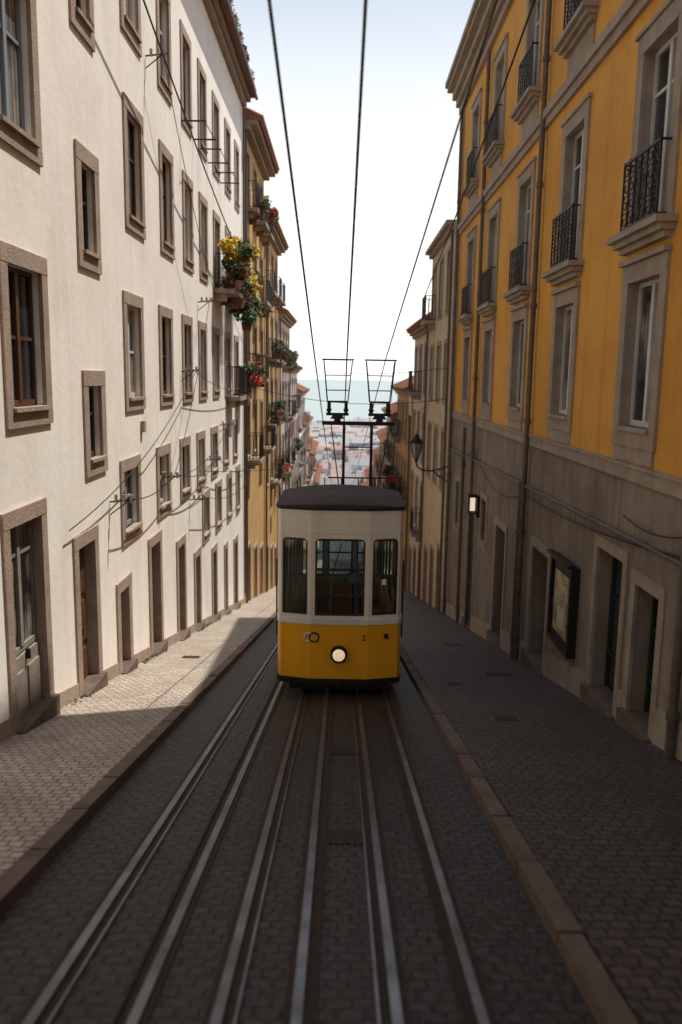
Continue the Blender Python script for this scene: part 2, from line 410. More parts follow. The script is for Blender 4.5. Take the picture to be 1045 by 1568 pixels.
for i, o in enumerate(doors_):
    reveal(g, STONEF, o); surround(g, STONEF, o, .17, bottom=False)
    if i == 0:
        oo = (o[0], o[1], o[2]+1.05, o[3]); sash(g, DOORG, G_CURT, oo, trans=(.75,)); door(g, DOORG, (o[0], o[1], o[2], o[2]+1.08), panels=1, dep=.07)
    else: door(g, random.choice((DARKW, GREENW, BROWNW, DOORG)), o)
    g.box('thresholds', KERB, -.2, .12, o[0]-.1, o[1]+.1, zg(o[1])-.3, zg(o[0])+.13)
edges = sorted(doors_); yy = Y0
for o in edges+[(Y1+.17, 0, 0, 0)]:
    a, b = yy, o[0]-.17
    if b > a:
        za, zb = zg(a), zg(b)
        g.hexa('plinth', STONEF, [(g.X-.02, a, za-.3), (g.X+.03, a, za-.3), (g.X+.03, b, zb-.3), (g.X-.02, b, zb-.3),
               (g.X-.02, a, za+.3), (g.X+.025, a, za+.3), (g.X+.025, b, zb+.3), (g.X-.02, b, zb+.3)])
    yy = o[1]+.17
g.box('eave_cornice', STONEF, -.02, .16, Y0, Y1-.01, ZT-.22, ZT-.08)
g.box('eave_cornice', STONEF, -.02, .30, Y0, Y1-.01, ZT-.079, ZT+.06)
tileroof(g, Y0, Y1, ZT+.062, over=.45)
g.tube('gutter', PIPE, (-3.1, Y0, ZT+.05), (-3.1, Y1, ZT+.05), .055)
g.tube('drainpipe', PIPE, (-3.53, 29.6, 9), (-3.53, 29.6, -8), .045)
for y in (18.8, 20.2, 21.0, 22.3, 23.3, 24.5):
    g.box('drying_rods', IRON, 0, .55, y, y+.03, 5.45, 5.48)
for y in (19.1, 21.4, 23.6): g.tube('drying_rods', IRON, (-3.1, y-.3, 5.49), (-3.1, y+1.2, 5.49), .01, 5)
for (a, zz) in ((14.6, -1.0), (20.4, -2.9), (16.2, -2.1)):
    g.box('junction_boxes', STONER, 0.002, .07, a, a+.14, zz, zz+.2)
for (a, zz) in ((12.55, -1.95), (16.1, -2.0), (19.2, -2.9), (20.6, 1.8), (18.4, .1), (15.6, 5.6), (24.0, -1.4), (21.7, -2.2)):
    g.tube('cable_brackets', IRON, (-3.62, a, zz), (-3.2, a, zz+.05), .014, 6)
    g.tube('cable_brackets', IRON, (-3.6, a, zz-.2), (-3.3, a, zz+.03), .010, 6)
    for k in range(3): g.tube('cable_insulators', STONER, (-3.5+k*.12, a, zz), (-3.5+k*.12, a, zz+.12), .026, 8)
for (by0, by1, bz) in ((23.1, 24.7, 2.4), (25.4, 26.9, 2.4)): balcony(g, by0, by1, bz, .6, STONEF)
for (by0, by1, bz) in ((25.4, 26.9, -.6), (27.6, 29.0, -.6)): balcony(g, by0, by1, bz, .45, STONEF)
g.finish()
plant(-2.98, 23.9, 3.45, .62, 2200, [LEAF2, LEAF2, LEAF2, LEAF], .085)
plant(-3.0, 23.3, 2.85, .5, 1000, [LEAF3, LEAF, LEAF3])
plant(-3.1, 24.6, 2.5, .55, 900, [LEAF, LEAF3])
plant(-3.05, 26.0, 2.9, .6, 900, [LEAF, LEAF2, LEAF])
plant(-3.1, 26.7, 2.0, .6, 900, [LEAF, LEAF])
plant(-3.05, 28.2, 0.1, .45, 600, [LEAF, LEAFR])
g = Grp('roof_weeds')
for k in range(26):
    y = R(14, 29); leaves(g, 'weeds', random.choice((LEAF, LEAF3)), (-3.15, y, ZT+.35), (.1, .35, .22), 60, .07)
g.finish()
g = Grp('wall_weeds')
for k in range(30):
    y = R(9, 26); leaves(g, 'weeds', LEAF, (-3.5, y, zg(y)+.11), (.06, .2, .04), 12, .028)
g.finish()

# ------------------------------------------------------------ generic row houses
def house(name, X, n, y0, y1, zt, wall, trim=STONER, bal=.5, pitch=2.35, cornice=.28, roof=True, shopcol=None, storey=3.0, rise=2.2, green=0):
    g = Grp(name, X, n); zb = zg(y1)-1.5
    ncol = max(1, int(round((y1-y0)/pitch))); pw = (y1-y0)/ncol; ops = []; drs = []
    ws = .95
    cols = [y0+pw*(i+.5) for i in range(ncol)]
    z = zt-.75
    gl = zg(y0)
    while z-2.0 > gl+2.6:
        for c in cols: ops.append((c-ws/2, c+ws/2, z-1.95, z))
        z -= storey
    zl = z+storey-1.95
    for c in cols:
        t = zg(c)+2.25
        if t < zl-.5: drs.append((c-.5, c+.5, zg(c+.5), t))
    facade(g, wall, y0, y1, zb, zt, ops+drs)
    shell(g, wall, y0, y1, zb, zt, 8)
    for o in ops:
        reveal(g, wall, o); surround(g, trim, o, .14)
        sash(g, random.choice((WHITEW, WHITEW, GREENW, BROWNW)), random.choice((G_DARK, G_DARK, G_CURT)), o, trans=(.7,))
        if R(0, 1) < bal:
            dp = R(.4, .6); balcony(g, o[0]-.3, o[1]+.3, o[2]-.05, dp)
            if R(0, 1) < green:
                plant(X+n*(dp-.02), R(o[0], o[1]), o[2]+R(.1, .75), R(.35, .6), 500, random.choice(([LEAF, LEAF2], [LEAF, LEAF3], [LEAF, LEAF], [LEAF, LEAFR, LEAF3])))
        if R(0, 1) < .12 and y0 < 70:
            cm = random.choice((CLOTH, CLOTH, CLOTHR, CLOTHB)); yb = o[0]-.1; zt_ = o[2]-.2; pv = None
            for k in range(9):
                q = (g.X+n*(.62+.02*math.sin(k*1.7)), yb+k*.13, zt_)
                if pv: g.raw('laundry', cm, [pv, q, (q[0]+.01, q[1], zt_-.8), (pv[0]+.01, pv[1], zt_-.8)], [(0, 1, 2, 3)])
                pv = q
            g.tube('laundry_line', IRON, (g.X+n*.62, yb-.3, zt_+.01), (g.X+n*.62, yb+1.4, zt_+.01), .008, 4)
    for o in drs:
        reveal(g, trim, o); surround(g, trim, o, .15, bottom=False); door(g, shopcol or random.choice((GREENW, DARKW, BROWNW, REDW, IRON)), o)
    if cornice:
        g.box('cornice', trim, -.02, cornice*.5, y0+.01, y1-.01, zt-.25, zt-.1)
        g.box('cornice', trim, -.02, cornice, y0+.01, y1-.01, zt-.099, zt+.04)
    if roof: tileroof(g, y0, y1, zt+.042, over=cornice+.12, depth=8, rise=rise)
    g.tube('drainpipe', PIPE, (X+n*.07, y0+.2, zt-.1), (X+n*.07, y0+.2, zg(y0)), .045)
    return g
house('yellow_house', -3.58, 1, 29.85, 37.4, 8.7, OCHRE2, bal=.9, cornice=.5, shopcol=REDW, green=.5).finish()
house('yellow_house', -3.55, 1, 37.45, 44.8, 6.6, OCHRE2, bal=.8, cornice=.4, green=.5).finish()
house('pink_house', -3.5, 1, 44.85, 54, 3.4, PINK, bal=.6, cornice=.3, green=.35).finish()
house('cream_house', -3.55, 1, 54.05, 64, .6, PALE, bal=.4, green=.3).finish()
house('white_house', -3.5, 1, 64.05, 76, -1.2, WHITE, bal=.4).finish()
house('pink_house', -3.6, 1, 76.05, 90, -4.4, PINK, bal=.4).finish()
house('cream_house', -3.5, 1, 90.05, 108, -8.5, PALE, bal=.3).finish()
house('white_house', -3.5, 1, 108.05, 130, -14, WHITE, bal=.2).finish()
house('cream_house', 3.5, -1, 27.05, 33.8, 5.0, CREAM, bal=.3, cornice=.3, roof=False).finish()
house('gabled_house', 3.5, -1, 34.0, 41, 2.2, PALE, bal=.3, rise=3.2).finish()
house('ochre_house', 3.45, -1, 41.05, 52, -.6, OCHRE2, bal=.6, green=.3).finish()
house('cream_house', 3.4, -1, 52.05, 63, -2.4, CREAM, bal=.5).finish()
house('pink_house', 3.5, -1, 63.05, 76, -5.0, PINK, bal=.4).finish()
house('white_house', 3.5, -1, 76.05, 92, -8.2, WHITE, bal=.3).finish()
house('cream_house', 3.5, -1, 92.05, 112, -12.5, CREAM, bal=.2).finish()
house('pale_house', 3.5, -1, 112.05, 132, -17, PALE, bal=.2).finish()

# ------------------------------------------------------------ right yellow house
g = Grp('yellow_house', 3.55, -1)
Y0, Y1, ZT = -10, 26.9, 9.0
cen = [9.95+3.45*k for k in range(-5, 5)]
op1, op2, op3 = [], [], []
for c in cen:
    op1.append((c-.52, c+.52, -.58, 1.22)); op2.append((c-.52, c+.52, 1.80, 3.88)); op3.append((c-.52, c+.52, 5.35, 7.35))
dr = [(8.75, 9.5, -2.35), (9.95, 11.0, -2.2), (13.55, 14.75, -2.95), (17.2, 18.3, -3.2), (21.2, 22.2, -3.5), (5.2, 6.3, -1.4), (1, 2.2, -.6)]
drs = [(a, b, zg(b), t) for a, b, t in dr]
lw = [(24.2, 25.0, -4.4, -3.0), (19.6, 20.3, -4.0, -2.9)]
ZB = -1.15
facade(g, YELLOW, Y0, Y1, ZB, ZT, op1+op2+op3)
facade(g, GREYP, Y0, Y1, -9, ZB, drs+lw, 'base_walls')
shell(g, YELLOW, Y0, Y1, -9, ZT)
def mold(z0, z1, d, a=Y0+.005, b=Y1-.005): g.box('string_courses', STONER, -.02, d, a, b, z0, z1)
mold(ZB-.02, ZB+.14, .05); mold(ZB+.141, ZB+.18, .07)
mold(4.42, 4.56, .06); mold(4.561, 4.70, .11)
mold(8.1, 8.3, .1); mold(8.301, 8.5, .20); mold(8.501, 8.72, .32); mold(8.721, 8.85, .48); mold(8.851, 9.0, .55)
g.box('corner_pilaster', STONER, -.02, .055, Y1-.75, Y1-.01, ZB+.2, 4.41); g.box('corner_pilaster', STONER, -.02, .055, Y1-.75, Y1-.01, 4.73, 8.09)
for o in op1:
    reveal(g, STONER, o); surround(g, STONER, o, .2, .04); sash(g, WHITEW, random.choice((G_CURT, G_DARK)), o, dep=.11, trans=())
    g.box('apron_panels', STONER, -.02, .025, o[0]-.16, o[1]+.16, ZB+.2, o[2]-.195)
    g.box('window_ledges', STONER, -.02, .09, o[0]-.22, o[1]+.22, 1.435, 1.50)
for o in op2+op3:
    z = o[2]
    reveal(g, STONER, o); surround(g, STONER, o, .2, .04, bottom=False); sash(g, WHITEW, random.choice((G_CURT, G_DARK, G_DARK)), o, dep=.11, trans=(.75,))
    g.box('balcony_ledges', STONER, -.02, .24, o[0]-.32, o[1]+.32, z-.08, z-.005)
    g.box('balcony_ledges', STONER, -.02, .17, o[0]-.27, o[1]+.27, z-.15, z-.081)
    g.box('balcony_ledges', STONER, -.02, .10, o[0]-.22, o[1]+.22, z-.22, z-.151)
    g.box('window_heads', STONER, -.02, .07, o[0]-.25, o[1]+.25, o[3]+.212, o[3]+.26)
    railing(g, o[0]-.06, o[1]+.06, z, .85, .0, .15, .18, ornate=(o[0] > 5))
for o in op3:
    g.box('apron_panels', STONER, -.02, .025, o[0]-.16, o[1]+.16, 4.71, o[2]-.225)
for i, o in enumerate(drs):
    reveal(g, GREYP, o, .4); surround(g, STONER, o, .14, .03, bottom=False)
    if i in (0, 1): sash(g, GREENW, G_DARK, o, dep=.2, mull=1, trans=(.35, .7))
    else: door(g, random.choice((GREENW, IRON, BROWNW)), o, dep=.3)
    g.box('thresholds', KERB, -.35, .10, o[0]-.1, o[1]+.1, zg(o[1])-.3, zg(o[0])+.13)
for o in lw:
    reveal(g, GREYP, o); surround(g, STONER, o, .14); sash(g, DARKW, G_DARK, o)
yy = Y0
for o in sorted(drs)+[(Y1+.14, 0, 0, 0)]:
    a, b = yy, o[0]-.145
    if b > a:
        za, zb = zg(a), zg(b)
        g.hexa('plinth', STONER, [(g.X+.02, a, za-.3), (g.X-.04, a, za-.3), (g.X-.04, b, zb-.3), (g.X+.02, b, zb-.3),
               (g.X+.02, a, za+.5), (g.X-.03, a, za+.5), (g.X-.03, b, zb+.5), (g.X+.02, b, zb+.5)])
    yy = o[1]+.145
for y, z1 in ((15.35, 8.0), (15.62, -1.9), (21.6, 8.0), (26.2, 8.0), (8.0, 8.0), (23.2, -1.3)):
    zb = zg(y)+.1
    g.tube('drainpipes', PIPE, (3.55-.09, y, z1), (3.55-.09, y, zb), .05, 10)
    z = zb+.4
    while z < z1:
        g.tube('drainpipes', PIPE, (3.55-.09, y, z), (3.55-.09, y, z+.09), .066, 10); z += 2.1
g.tube('service_pipe', PIPE, (3.47, 5, -1.75), (3.47, 26, -2.15), .025)
g.quad('roof', TERR, [(-.2, Y0, 9.02), (-.2, Y1, 9.02), (-4.5, Y1, 11.0), (-4.5, Y0, 11.0)])
g.quad('roof', TERR, [(-9, Y0, 9.0), (-9, Y1, 9.0), (-4.5, Y1, 11.0), (-4.5, Y0, 11.0)])
# invented attic block above the frame, added to shade the near left pavement
g.box('added_shade_attic', YELLOW, -6, -.25, Y0, 13.4, 9.04, 15.4)
g.box('shade_attic_cornice', STONER, -6.1, -.05, Y0, 13.5, 15.401, 15.7)
for c in cen:
    if c < 13:
        g.box('shade_attic_windows', STONER, -.26, -.20, c-.7, c+.7, 10.6, 13.0); g.box('shade_attic_glass', G_DARK, -.199, -.19, c-.5, c+.5, 10.8, 12.8)
g.finish()

# poster case on the right wall
g = Grp('poster_case', 3.55, -1)
y0, y1, z0, z1 = 11.75, 12.95, -4.1, -2.72
g.box('cabinet', IRON, .0, .10, y0, y1, z0, z1)
for q in ((y0, y0+.07, z0, z1), (y1-.07, y1, z0, z1)): g.box('frame', IRON, .101, .14, *q)
g.box('frame', IRON, .101, .14, y0+.071, y1-.071, z0, z0+.07); g.box('frame', IRON, .101, .14, y0+.071, y1-.071, z1-.07, z1)
g.box('frame', IRON, .09, .2, y0-.02, y1+.02, z1+.002, z1+.05)
POST = M('printed_poster', (.50, .36, .16), (.10, .14, .11), rough=.25, scale=3.0, bump=0, p=(.45, .55))
PAPER = M('paper', (.62, .58, .5), (.5, .36, .12), rough=.3, scale=5, bump=0)
g.box('poster', POST, .101, .106, y0+.2, y1-.2, z0+.2, z1-.2)
g.box('poster_sheet', PAPER, .107, .110, y0+.35, y1-.45, z0+.3, z0+.62)
g.finish()

# ------------------------------------------------------------ street lamps
def lantern(cx, cy, cz, g, glass=None):
    gm = glass
    def ring(z, r): return [(cx+r*math.cos(a*math.pi/3+.3), cy+r*math.sin(a*math.pi/3+.3), cz+z) for a in range(6)]
    lo, hi = ring(-.36, .10), ring(.12, .21)
    for i in range(6):
        g.tube('lantern_frame', IRON, lo[i], hi[i], .012, 5)
        g.tube('lantern_frame', IRON, lo[i], lo[(i+1) % 6], .014, 5); g.tube('lantern_frame', IRON, hi[i], hi[(i+1) % 6], .016, 5)
    a, b = ring(-.355, .094), ring(.115, .2)
    g.raw('lantern_glass', gm, a+b, [(i, (i+1) % 6, 6+(i+1) % 6, 6+i) for i in range(6)])
    a, b, c, d = ring(.13, .235), ring(.27, .12), ring(.30, .09), ring(.38, .07)
    g.raw('lantern_roof', IRON, a+b+c+d, [(k*6+i, k*6+(i+1) % 6, k*6+6+(i+1) % 6, k*6+6+i) for k in range(3) for i in range(6)]+[tuple(range(18, 24)), tuple(range(6))])
    g.tube('lantern_finial', IRON, (cx, cy, cz+.38), (cx, cy, cz+.50), .022, 6)
    g.tube('lantern_base', IRON, (cx, cy, cz-.36), (cx, cy, cz-.50), .05, 8)
LGL = M('lantern_frosted_glass', (.30, .31, .29), rough=.15, bump=0)
g = Grp('street_lamp')
lx, ly, lz = 2.40, 26.3, -2.12
lantern(lx, ly, lz, g, glass=LGL)
pts = [(3.46, -.62), (3.2, -.70), (2.9, -.78), (2.62, -.76), (2.45, -.66), (2.40, -.50)]
for p, q in zip(pts, pts[1:]): g.tube('bracket_arm', IRON, (p[0], ly, lz+p[1]), (q[0], ly, lz+q[1]), .026)
for k in range(14):
    a, b = k*.5, (k+1)*.5; r1, r2 = .17*(1-a/9), .17*(1-b/9)
    g.tube('bracket_scroll', IRON, (3.2+r1*math.cos(a), ly, lz-.9+r1*math.sin(a)), (3.2+r2*math.cos(b), ly, lz-.9+r2*math.sin(b)), .014, 5)
g.tube('bracket_arm', IRON, (3.46, ly, lz-1.15), (2.95, ly, lz-.79), .018)
g.box('wall_plate', IRON, 3.44, 3.50, ly-.05, ly+.05, lz-1.25, lz-.5)
g.finish()
LIT = M('lit_bulb_glass', (.9, .85, .7), bump=0); b = LIT.node_tree.nodes['Principled BSDF']
b.inputs['Emission Color'].default_value = (1, .82, .58, 1); b.inputs['Emission Strength'].default_value = .7
g = Grp('wall_lamp')
g.box('back_plate', IRON, 3.46, 3.53, 20.55, 20.8, -3.45, -2.9)
g.box('cap', IRON, 3.24, 3.46, 20.53, 20.82, -2.93, -2.86)
g.box('glass', LIT, 3.30, 3.42, 20.60, 20.72, -3.28, -2.932)
for (xa, ya) in ((3.27, 20.57), (3.27, 20.76), (3.43, 20.57), (3.43, 20.76)): g.box('cage', IRON, xa-.012, xa+.012, ya-.012, ya+.012, -3.32, -2.931)
g.box('bottom', IRON, 3.25, 3.46, 20.55, 20.79, -3.36, -3.321)
g.finish()

# ------------------------------------------------------------ tram
TY = M('tram_yellow_paint', (.93, .43, .018), (.83, .37, .014), rough=.28, scale=2, bump=.02, spec=.5, streak=.15)
TC = M('tram_cream_paint', (.82, .735, .61), (.72, .63, .51), rough=.32, scale=1.5, bump=.02, streak=.15)
TW = M('tram_white_line', (.84, .81, .75), rough=.35, bump=0)
TR = M('tram_roof_canvas', (.05, .034, .031), (.03, .023, .021), rough=.8, scale=3, bump=.1)
TK = M('tram_black_underframe', (.015, .012, .011), rough=.7)
TB = M('tram_sash_wood', (.055, .022, .014), (.035, .015, .010), rough=.4, scale=6, bump=.05)
INT = M('tram_interior_wood', (.12, .065, .03), rough=.6)
m, nt, bs = nodes('clear_window_glass')
tr = N(nt, 'ShaderNodeBsdfTransparent'); gl = N(nt, 'ShaderNodeBsdfGlossy', Roughness=.03)
tr.inputs['Color'].default_value = (.80, .85, .83, 1)
fz = N(nt, 'ShaderNodeFresnel', IOR=1.5)
ma = N(nt, 'ShaderNodeMath', operation='MULTIPLY_ADD'); ma.inputs[1].default_value = 1.2; ma.inputs[2].default_value = .03
nt.links.new(fz.outputs[0], ma.inputs[0])
mx = N(nt, 'ShaderNodeMixShader'); nt.links.new(ma.outputs[0], mx.inputs[0]); nt.links.new(tr.outputs[0], mx.inputs[1]); nt.links.new(gl.outputs[0], mx.inputs[2])
nt.links.new(mx.outputs[0], nt.nodes['Material Output'].inputs['Surface'])
TG = m
FY = 11.65; CX = .0
g = Grp('funicular_tram')
def W(p): return (p[0]+CX, p[1]+FY)
def obox(part, mat, A, B, u0, u1, z0, z1, d0, d1):
    A, B = Vector(W(A)), Vector(W(B)); t = (B-A).normalized(); nn = Vector((t.y, -t.x))
    q = [A+t*u0+nn*d0, A+t*u1+nn*d0, A+t*u1+nn*d1, A+t*u0+nn*d1]
    g.hexa(part, mat, [(p.x, p.y, z0) for p in q]+[(p.x, p.y, z1) for p in q])
def panel(part, mat, A, B, z0, z1, holes=(), d=0, th=.05):
    L = (Vector(B)-Vector(A)).length
    us = sorted({0, L, *[a for h in holes for a in h[:2]]}); zs = sorted({z0, z1, *[a for h in holes for a in h[2:]]})
    for i in range(len(us)-1):
        for j in range(len(zs)-1):
            cu, cz = (us[i]+us[i+1])/2, (zs[j]+zs[j+1])/2
            if any(h[0] < cu < h[1] and h[2] < cz < h[3] for h in holes): continue
            obox(part, mat, A, B, us[i], us[i+1], zs[j], zs[j+1], d-th, d)
def twin(A, B, h, tr=(), fw=.028, mull=0, round_=True):
    u0, u1, z0, z1 = h
    obox('window_sashes', TB, A, B, u0, u0+fw, z0, z1, -.045, -.012); obox('window_sashes', TB, A, B, u1-fw, u1, z0, z1, -.045, -.012)
    obox('window_sashes', TB, A, B, u0+fw, u1-fw, z0, z0+fw, -.045, -.013); obox('window_sashes', TB, A, B, u0+fw, u1-fw, z1-fw*1.2, z1, -.045, -.013)
    for t in tr: obox('window_sashes', TB, A, B, u0+fw, u1-fw, z0+(z1-z0)*t-.018, z0+(z1-z0)*t+.018, -.043, -.016)
    for k in range(mull):
        uc = u0+(u1-u0)*(k+1)/(mull+1); obox('window_sashes', TB, A, B, uc-.015, uc+.015, z0+fw, z1-fw, -.042, -.02)
    obox('window_glass', TG, A, B, u0+.01, u1-.01, z0+.01, z1-.01, -.032, -.029)
    if round_:
        Av, Bv = Vector(W(A)), Vector(W(B)); t = (Bv-Av).normalized(); nn = Vector((t.y, -t.x))
        for (uc, sg) in ((u0, 1), (u1, -1)):
            rr = .07; pts = [(uc, z1)]+[(uc+sg*(rr-rr*math.sin(a)), z1-rr+rr*math.cos(a)) for a in [k*math.pi/12 for k in range(7)]]
            vs = []
            for dd in (-.012, -.002):
                for (u, z) in pts:
                    p = Av+t*u+nn*dd; vs.append((p.x, p.y, z))
            n_ = len(pts)
            g.raw('body_cream', TC, vs, [tuple(range(n_)), tuple(range(n_, 2*n_))]+[(i, (i+1) % n_, n_+(i+1) % n_, n_+i) for i in range(n_)])
PTS = [(-.925, .60), (-.925, .24), (-.912, .165), (-.875, .115), (-.43, 0), (.43, 0), (.875, .115), (.912, .165), (.925, .24), (.925, .60)]
ZB_, ZY, ZC, ZR = -4.43, -3.59, -3.50, -1.88
for i in range(len(PTS)-1):
    A, B = PTS[i], PTS[i+1]; L = (Vector(B)-Vector(A)).length
    holes = []
    if i == 3: holes = [(.025, L-.05, -3.45, -2.30)]
    if i == 5: holes = [(.05, L-.025, -3.45, -2.30)]
    if i == 4: holes = [(.065, L-.065, -3.46, -2.30)]
    panel('body_yellow', TY, A, B, ZB_, ZY)
    panel('body_moulding', TW, A, B, ZY, ZC, d=.014, th=.064)
    panel('body_cream', TC, A, B, ZC, ZR, holes)
    panel('skirt', TK, A, B, ZB_-.09, ZB_-.001, d=.012, th=.07)
    panel('body_moulding', TC, A, B, -2.215, -2.20, d=.008, th=.02)
    panel('roof_fascia', TK, A, B, ZR, ZR+.03, d=.02, th=.08)
    for h in holes: twin(A, B, h, tr=((.26, .60) if i == 4 else ()))
def ticket(A, B, u, z): obox('notice', TW, A, B, u, u+.07, z, z+.09, -.028, -.026)
ticket(PTS[5], PTS[6], .2, -3.0)
SEC = [(.60, 1.75), (1.75, 3.85), (3.85, 5.95)]
for k, (a, b) in enumerate(SEC):
    dz = -.42*k
    for sx in (-1, 1):
        A, B = ((-.925, b), (-.925, a)) if sx < 0 else ((.925, a), (.925, b))
        L = b-a; nwin = 2
        holes = [(L*j/nwin+.06, L*(j+1)/nwin-.06, -3.40+dz, -2.30+dz) for j in range(nwin)]
        panel('body_yellow', TY, A, B, ZB_+dz, ZY+dz); panel('body_moulding', TW, A, B, ZY+dz, ZC+dz, d=.014, th=.064)
        panel('body_cream', TC, A, B, ZC+dz, ZR+dz, holes); panel('skirt', TK, A, B, ZB_-.09+dz, ZB_-.001+dz, d=.012, th=.07)
        for h in holes: twin(A, B, h)
    g.box('floor', INT, CX-.87, CX+.87, FY+(a if k else .2), FY+b, ZB_+.05+dz, ZB_+.1+dz)
    g.box('bench', INT, CX-.86, CX-.45, FY+a+.1, FY+b-.1, ZB_+.1+dz, ZB_+.5+dz); g.box('bench', INT, CX+.45, CX+.86, FY+a+.1, FY+b-.1, ZB_+.1+dz, ZB_+.5+dz)
    if k:
        g.box('roof_riser', TC, CX-.92, CX+.92, FY+a-.03, FY+a+.01, ZR+dz+.0, ZR+dz+.42)
        g.box('floor_riser', TK, CX-.87, CX+.87, FY+a-.03, FY+a+.01, ZB_+dz+.05, ZB_+dz+.52)
    vs, fs = [], []; nxr, nyr = 24, 12; w_ = .955
    for j in range(nyr+1):
        for i in range(nxr+1):
            x = -w_+2*w_*i/nxr
            if k == 0:
                ax = abs(x); yf = 0 if ax < .43 else (.115*(ax-.43)/.445 if ax < .875 else .115+(ax-.875)*1.5)
                yf -= .045
            else: yf = a-.04
            t = j/nyr; y = yf+(b-yf)*t**1.8
            cr = .105*(1-abs(x/w_)**2.2); fr = min(1, ((y-yf)/.5))**.5 if k == 0 else 1
            vs.append((x+CX, y+FY, ZR+.05+dz+cr*(.35+.65*fr)))
    for j in range(nyr):
        for i in range(nxr):
            q = j*(nxr+1)+i; fs.append((q, q+1, q+nxr+2, q+nxr+1))
    nb = len(vs)
    for i in range(nxr+1): vs.append((vs[i][0], vs[i][1], ZR+.028+dz))
    for i in range(nxr): fs.append((i, i+1, nb+i+1, nb+i))
    nc = len(vs); la = nyr*(nxr+1)
    for i in range(nxr+1): vs.append((vs[la+i][0], vs[la+i][1], ZR+dz))
    for i in range(nxr): fs.append((la+i, la+i+1, nc+i+1, nc+i))
    ro = mkmesh('roof', vs, fs, TR, None, False); g.extra.append(ro)
    g.box('ceiling', TC, CX-.9, CX+.9, FY+(a if k else .2), FY+b-.04, ZR+dz-.04, ZR+dz-.005)
A, B = (.925, 5.95), (-.925, 5.95); dz = -.84
hs = [(.08, .56, -3.44+dz, -2.3+dz), (.66, 1.19, -3.44+dz, -2.3+dz), (1.29, 1.77, -3.44+dz, -2.3+dz)]
panel('body_yellow', TY, A, B, ZB_+dz, ZY+dz); panel('body_cream', TC, A, B, ZY+dz, ZR+dz, hs)
for h in hs: twin(A, B, h, tr=(.45,))
def yz(a): return FY+a, zg(FY+a)
for sx in (-.55, .5):
    y0_, z0_ = yz(.3); y1_, z1_ = yz(5.8)
    g.hexa('underframe', TK, [(sx-.06, y0_, z0_+.12), (sx+.06, y0_, z0_+.12), (sx+.06, y1_, z1_+.12), (sx-.06, y1_, z1_+.12), (sx-.06, y0_, z0_+.24), (sx+.06, y0_, z0_+.24), (sx+.06, y1_, z1_+.45), (sx-.06, y1_, z1_+.45)])
for a in (.55, 4.9):
    y_, z_ = yz(a)
    for sx in (-.55, .66): g.tube('wheels', RUST, (sx-.04, y_, z_+.22), (sx+.04, y_, z_+.22), .2, 20)
    g.tube('axles', TK, (-.6, y_, z_+.22), (.7, y_, z_+.22), .04)
g.box('lifeguard', TK, CX-.75, CX+.75, FY+.12, FY+.16, zg(FY)+.06, zg(FY)+.25)
g.tube('coupler', TK, (CX, FY+.1, zg(FY)+.17), (CX, FY-.06, zg(FY)+.19), .035)
hz = -4.03
g.tube('headlight_rim', IRON, (CX, FY+.01, hz), (CX, FY-.09, hz), .125, 28)
g.tube('headlight_ring', RAIL, (CX, FY-.085, hz), (CX, FY-.102, hz), .108, 28)
HL = M('headlight_lens', (.80, .74, .62), (.40, .30, .20), rough=.08, bump=0, scale=14, p=(.4, .6)); b = HL.node_tree.nodes['Principled BSDF']
b.inputs['Emission Color'].default_value = (1, .76, .46, 1); b.inputs['Emission Strength'].default_value = .6
vs = []; fs = []
for j in range(5):
    r = .092*math.cos(j*math.pi/10); yy = FY-.103-.03*math.sin(j*math.pi/10)
    for i in range(24): vs.append((CX+r*math.cos(i*math.pi/12), yy, hz+r*math.sin(i*math.pi/12)))
for j in range(4):
    for i in range(24): fs.append((j*24+i, j*24+(i+1) % 24, (j+1)*24+(i+1) % 24, (j+1)*24+i))
fs.append(tuple(range(96, 120)))
g.raw('headlight_lens', HL, vs, fs)
g.tube('marker_lamp', TK, (CX+.70, FY+.09, -3.77), (CX+.70, FY+.01, -3.77), .035, 12)
for (ex, er) in ((-.46, .062), (-.37, .07)):
    for k in range(20):
        a, b2 = k*math.pi/10, (k+1)*math.pi/10
        yy = FY-.006 if ex > -.42 else FY+.002
        g.tube('emblem', TW if ex < -.4 else TK, (CX+ex+er*math.cos(a), yy, -3.79+er*math.sin(a)), (CX+ex+er*math.cos(b2), yy, -3.79+er*math.sin(b2)), .012, 5)
g.tube('wiper', TK, (CX+.02, FY-.02, -2.35), (CX-.12, FY-.022, -2.85), .008, 5)
g.tube('control_post', TK, (CX+.22, FY+.3, -4.35), (CX+.22, FY+.3, -3.05), .04)
for k in range(16):
    a, b2 = k*math.pi/8, (k+1)*math.pi/8
    g.tube('brake_wheel', TK, (CX+.22+.14*math.cos(a), FY+.3+.05*math.sin(a), -3.0+.14*math.sin(a)), (CX+.22+.14*math.cos(b2), FY+.3+.05*math.sin(b2), -3.0+.14*math.sin(b2)), .014, 5)
for sx in (-.93, .93):
    g.tube('handrails', TK, (CX+sx*1.03, FY+.42, -3.9), (CX+sx*1.03, FY+.42, -2.7), .012)
PYY = 14.55
g.box('pantograph_bar', TK, -.36, .92, PYY-.05, PYY+.05, -.81, -.745)
for x in (.03, .52): g.box('pantograph_mast', TK, x-.025, x+.025, PYY-.025, PYY+.025, -2.25, -.811)
for x in (-.2, .85): g.tube('pantograph_stay', TK, (x, PYY, -.80), (x*.6+.1, PYY, -2.1), .010)
g.tube('pantograph_stay', TK, (.03, PYY, -1.2), (.52, PYY, -1.2), .012); g.tube('pantograph_stay', TK, (-.25, PYY, -1.75), (.85, PYY, -1.75), .013)
g.tube('pantograph_stay', TK, (-.3, PYY, -1.95), (.9, PYY, -1.95), .010)
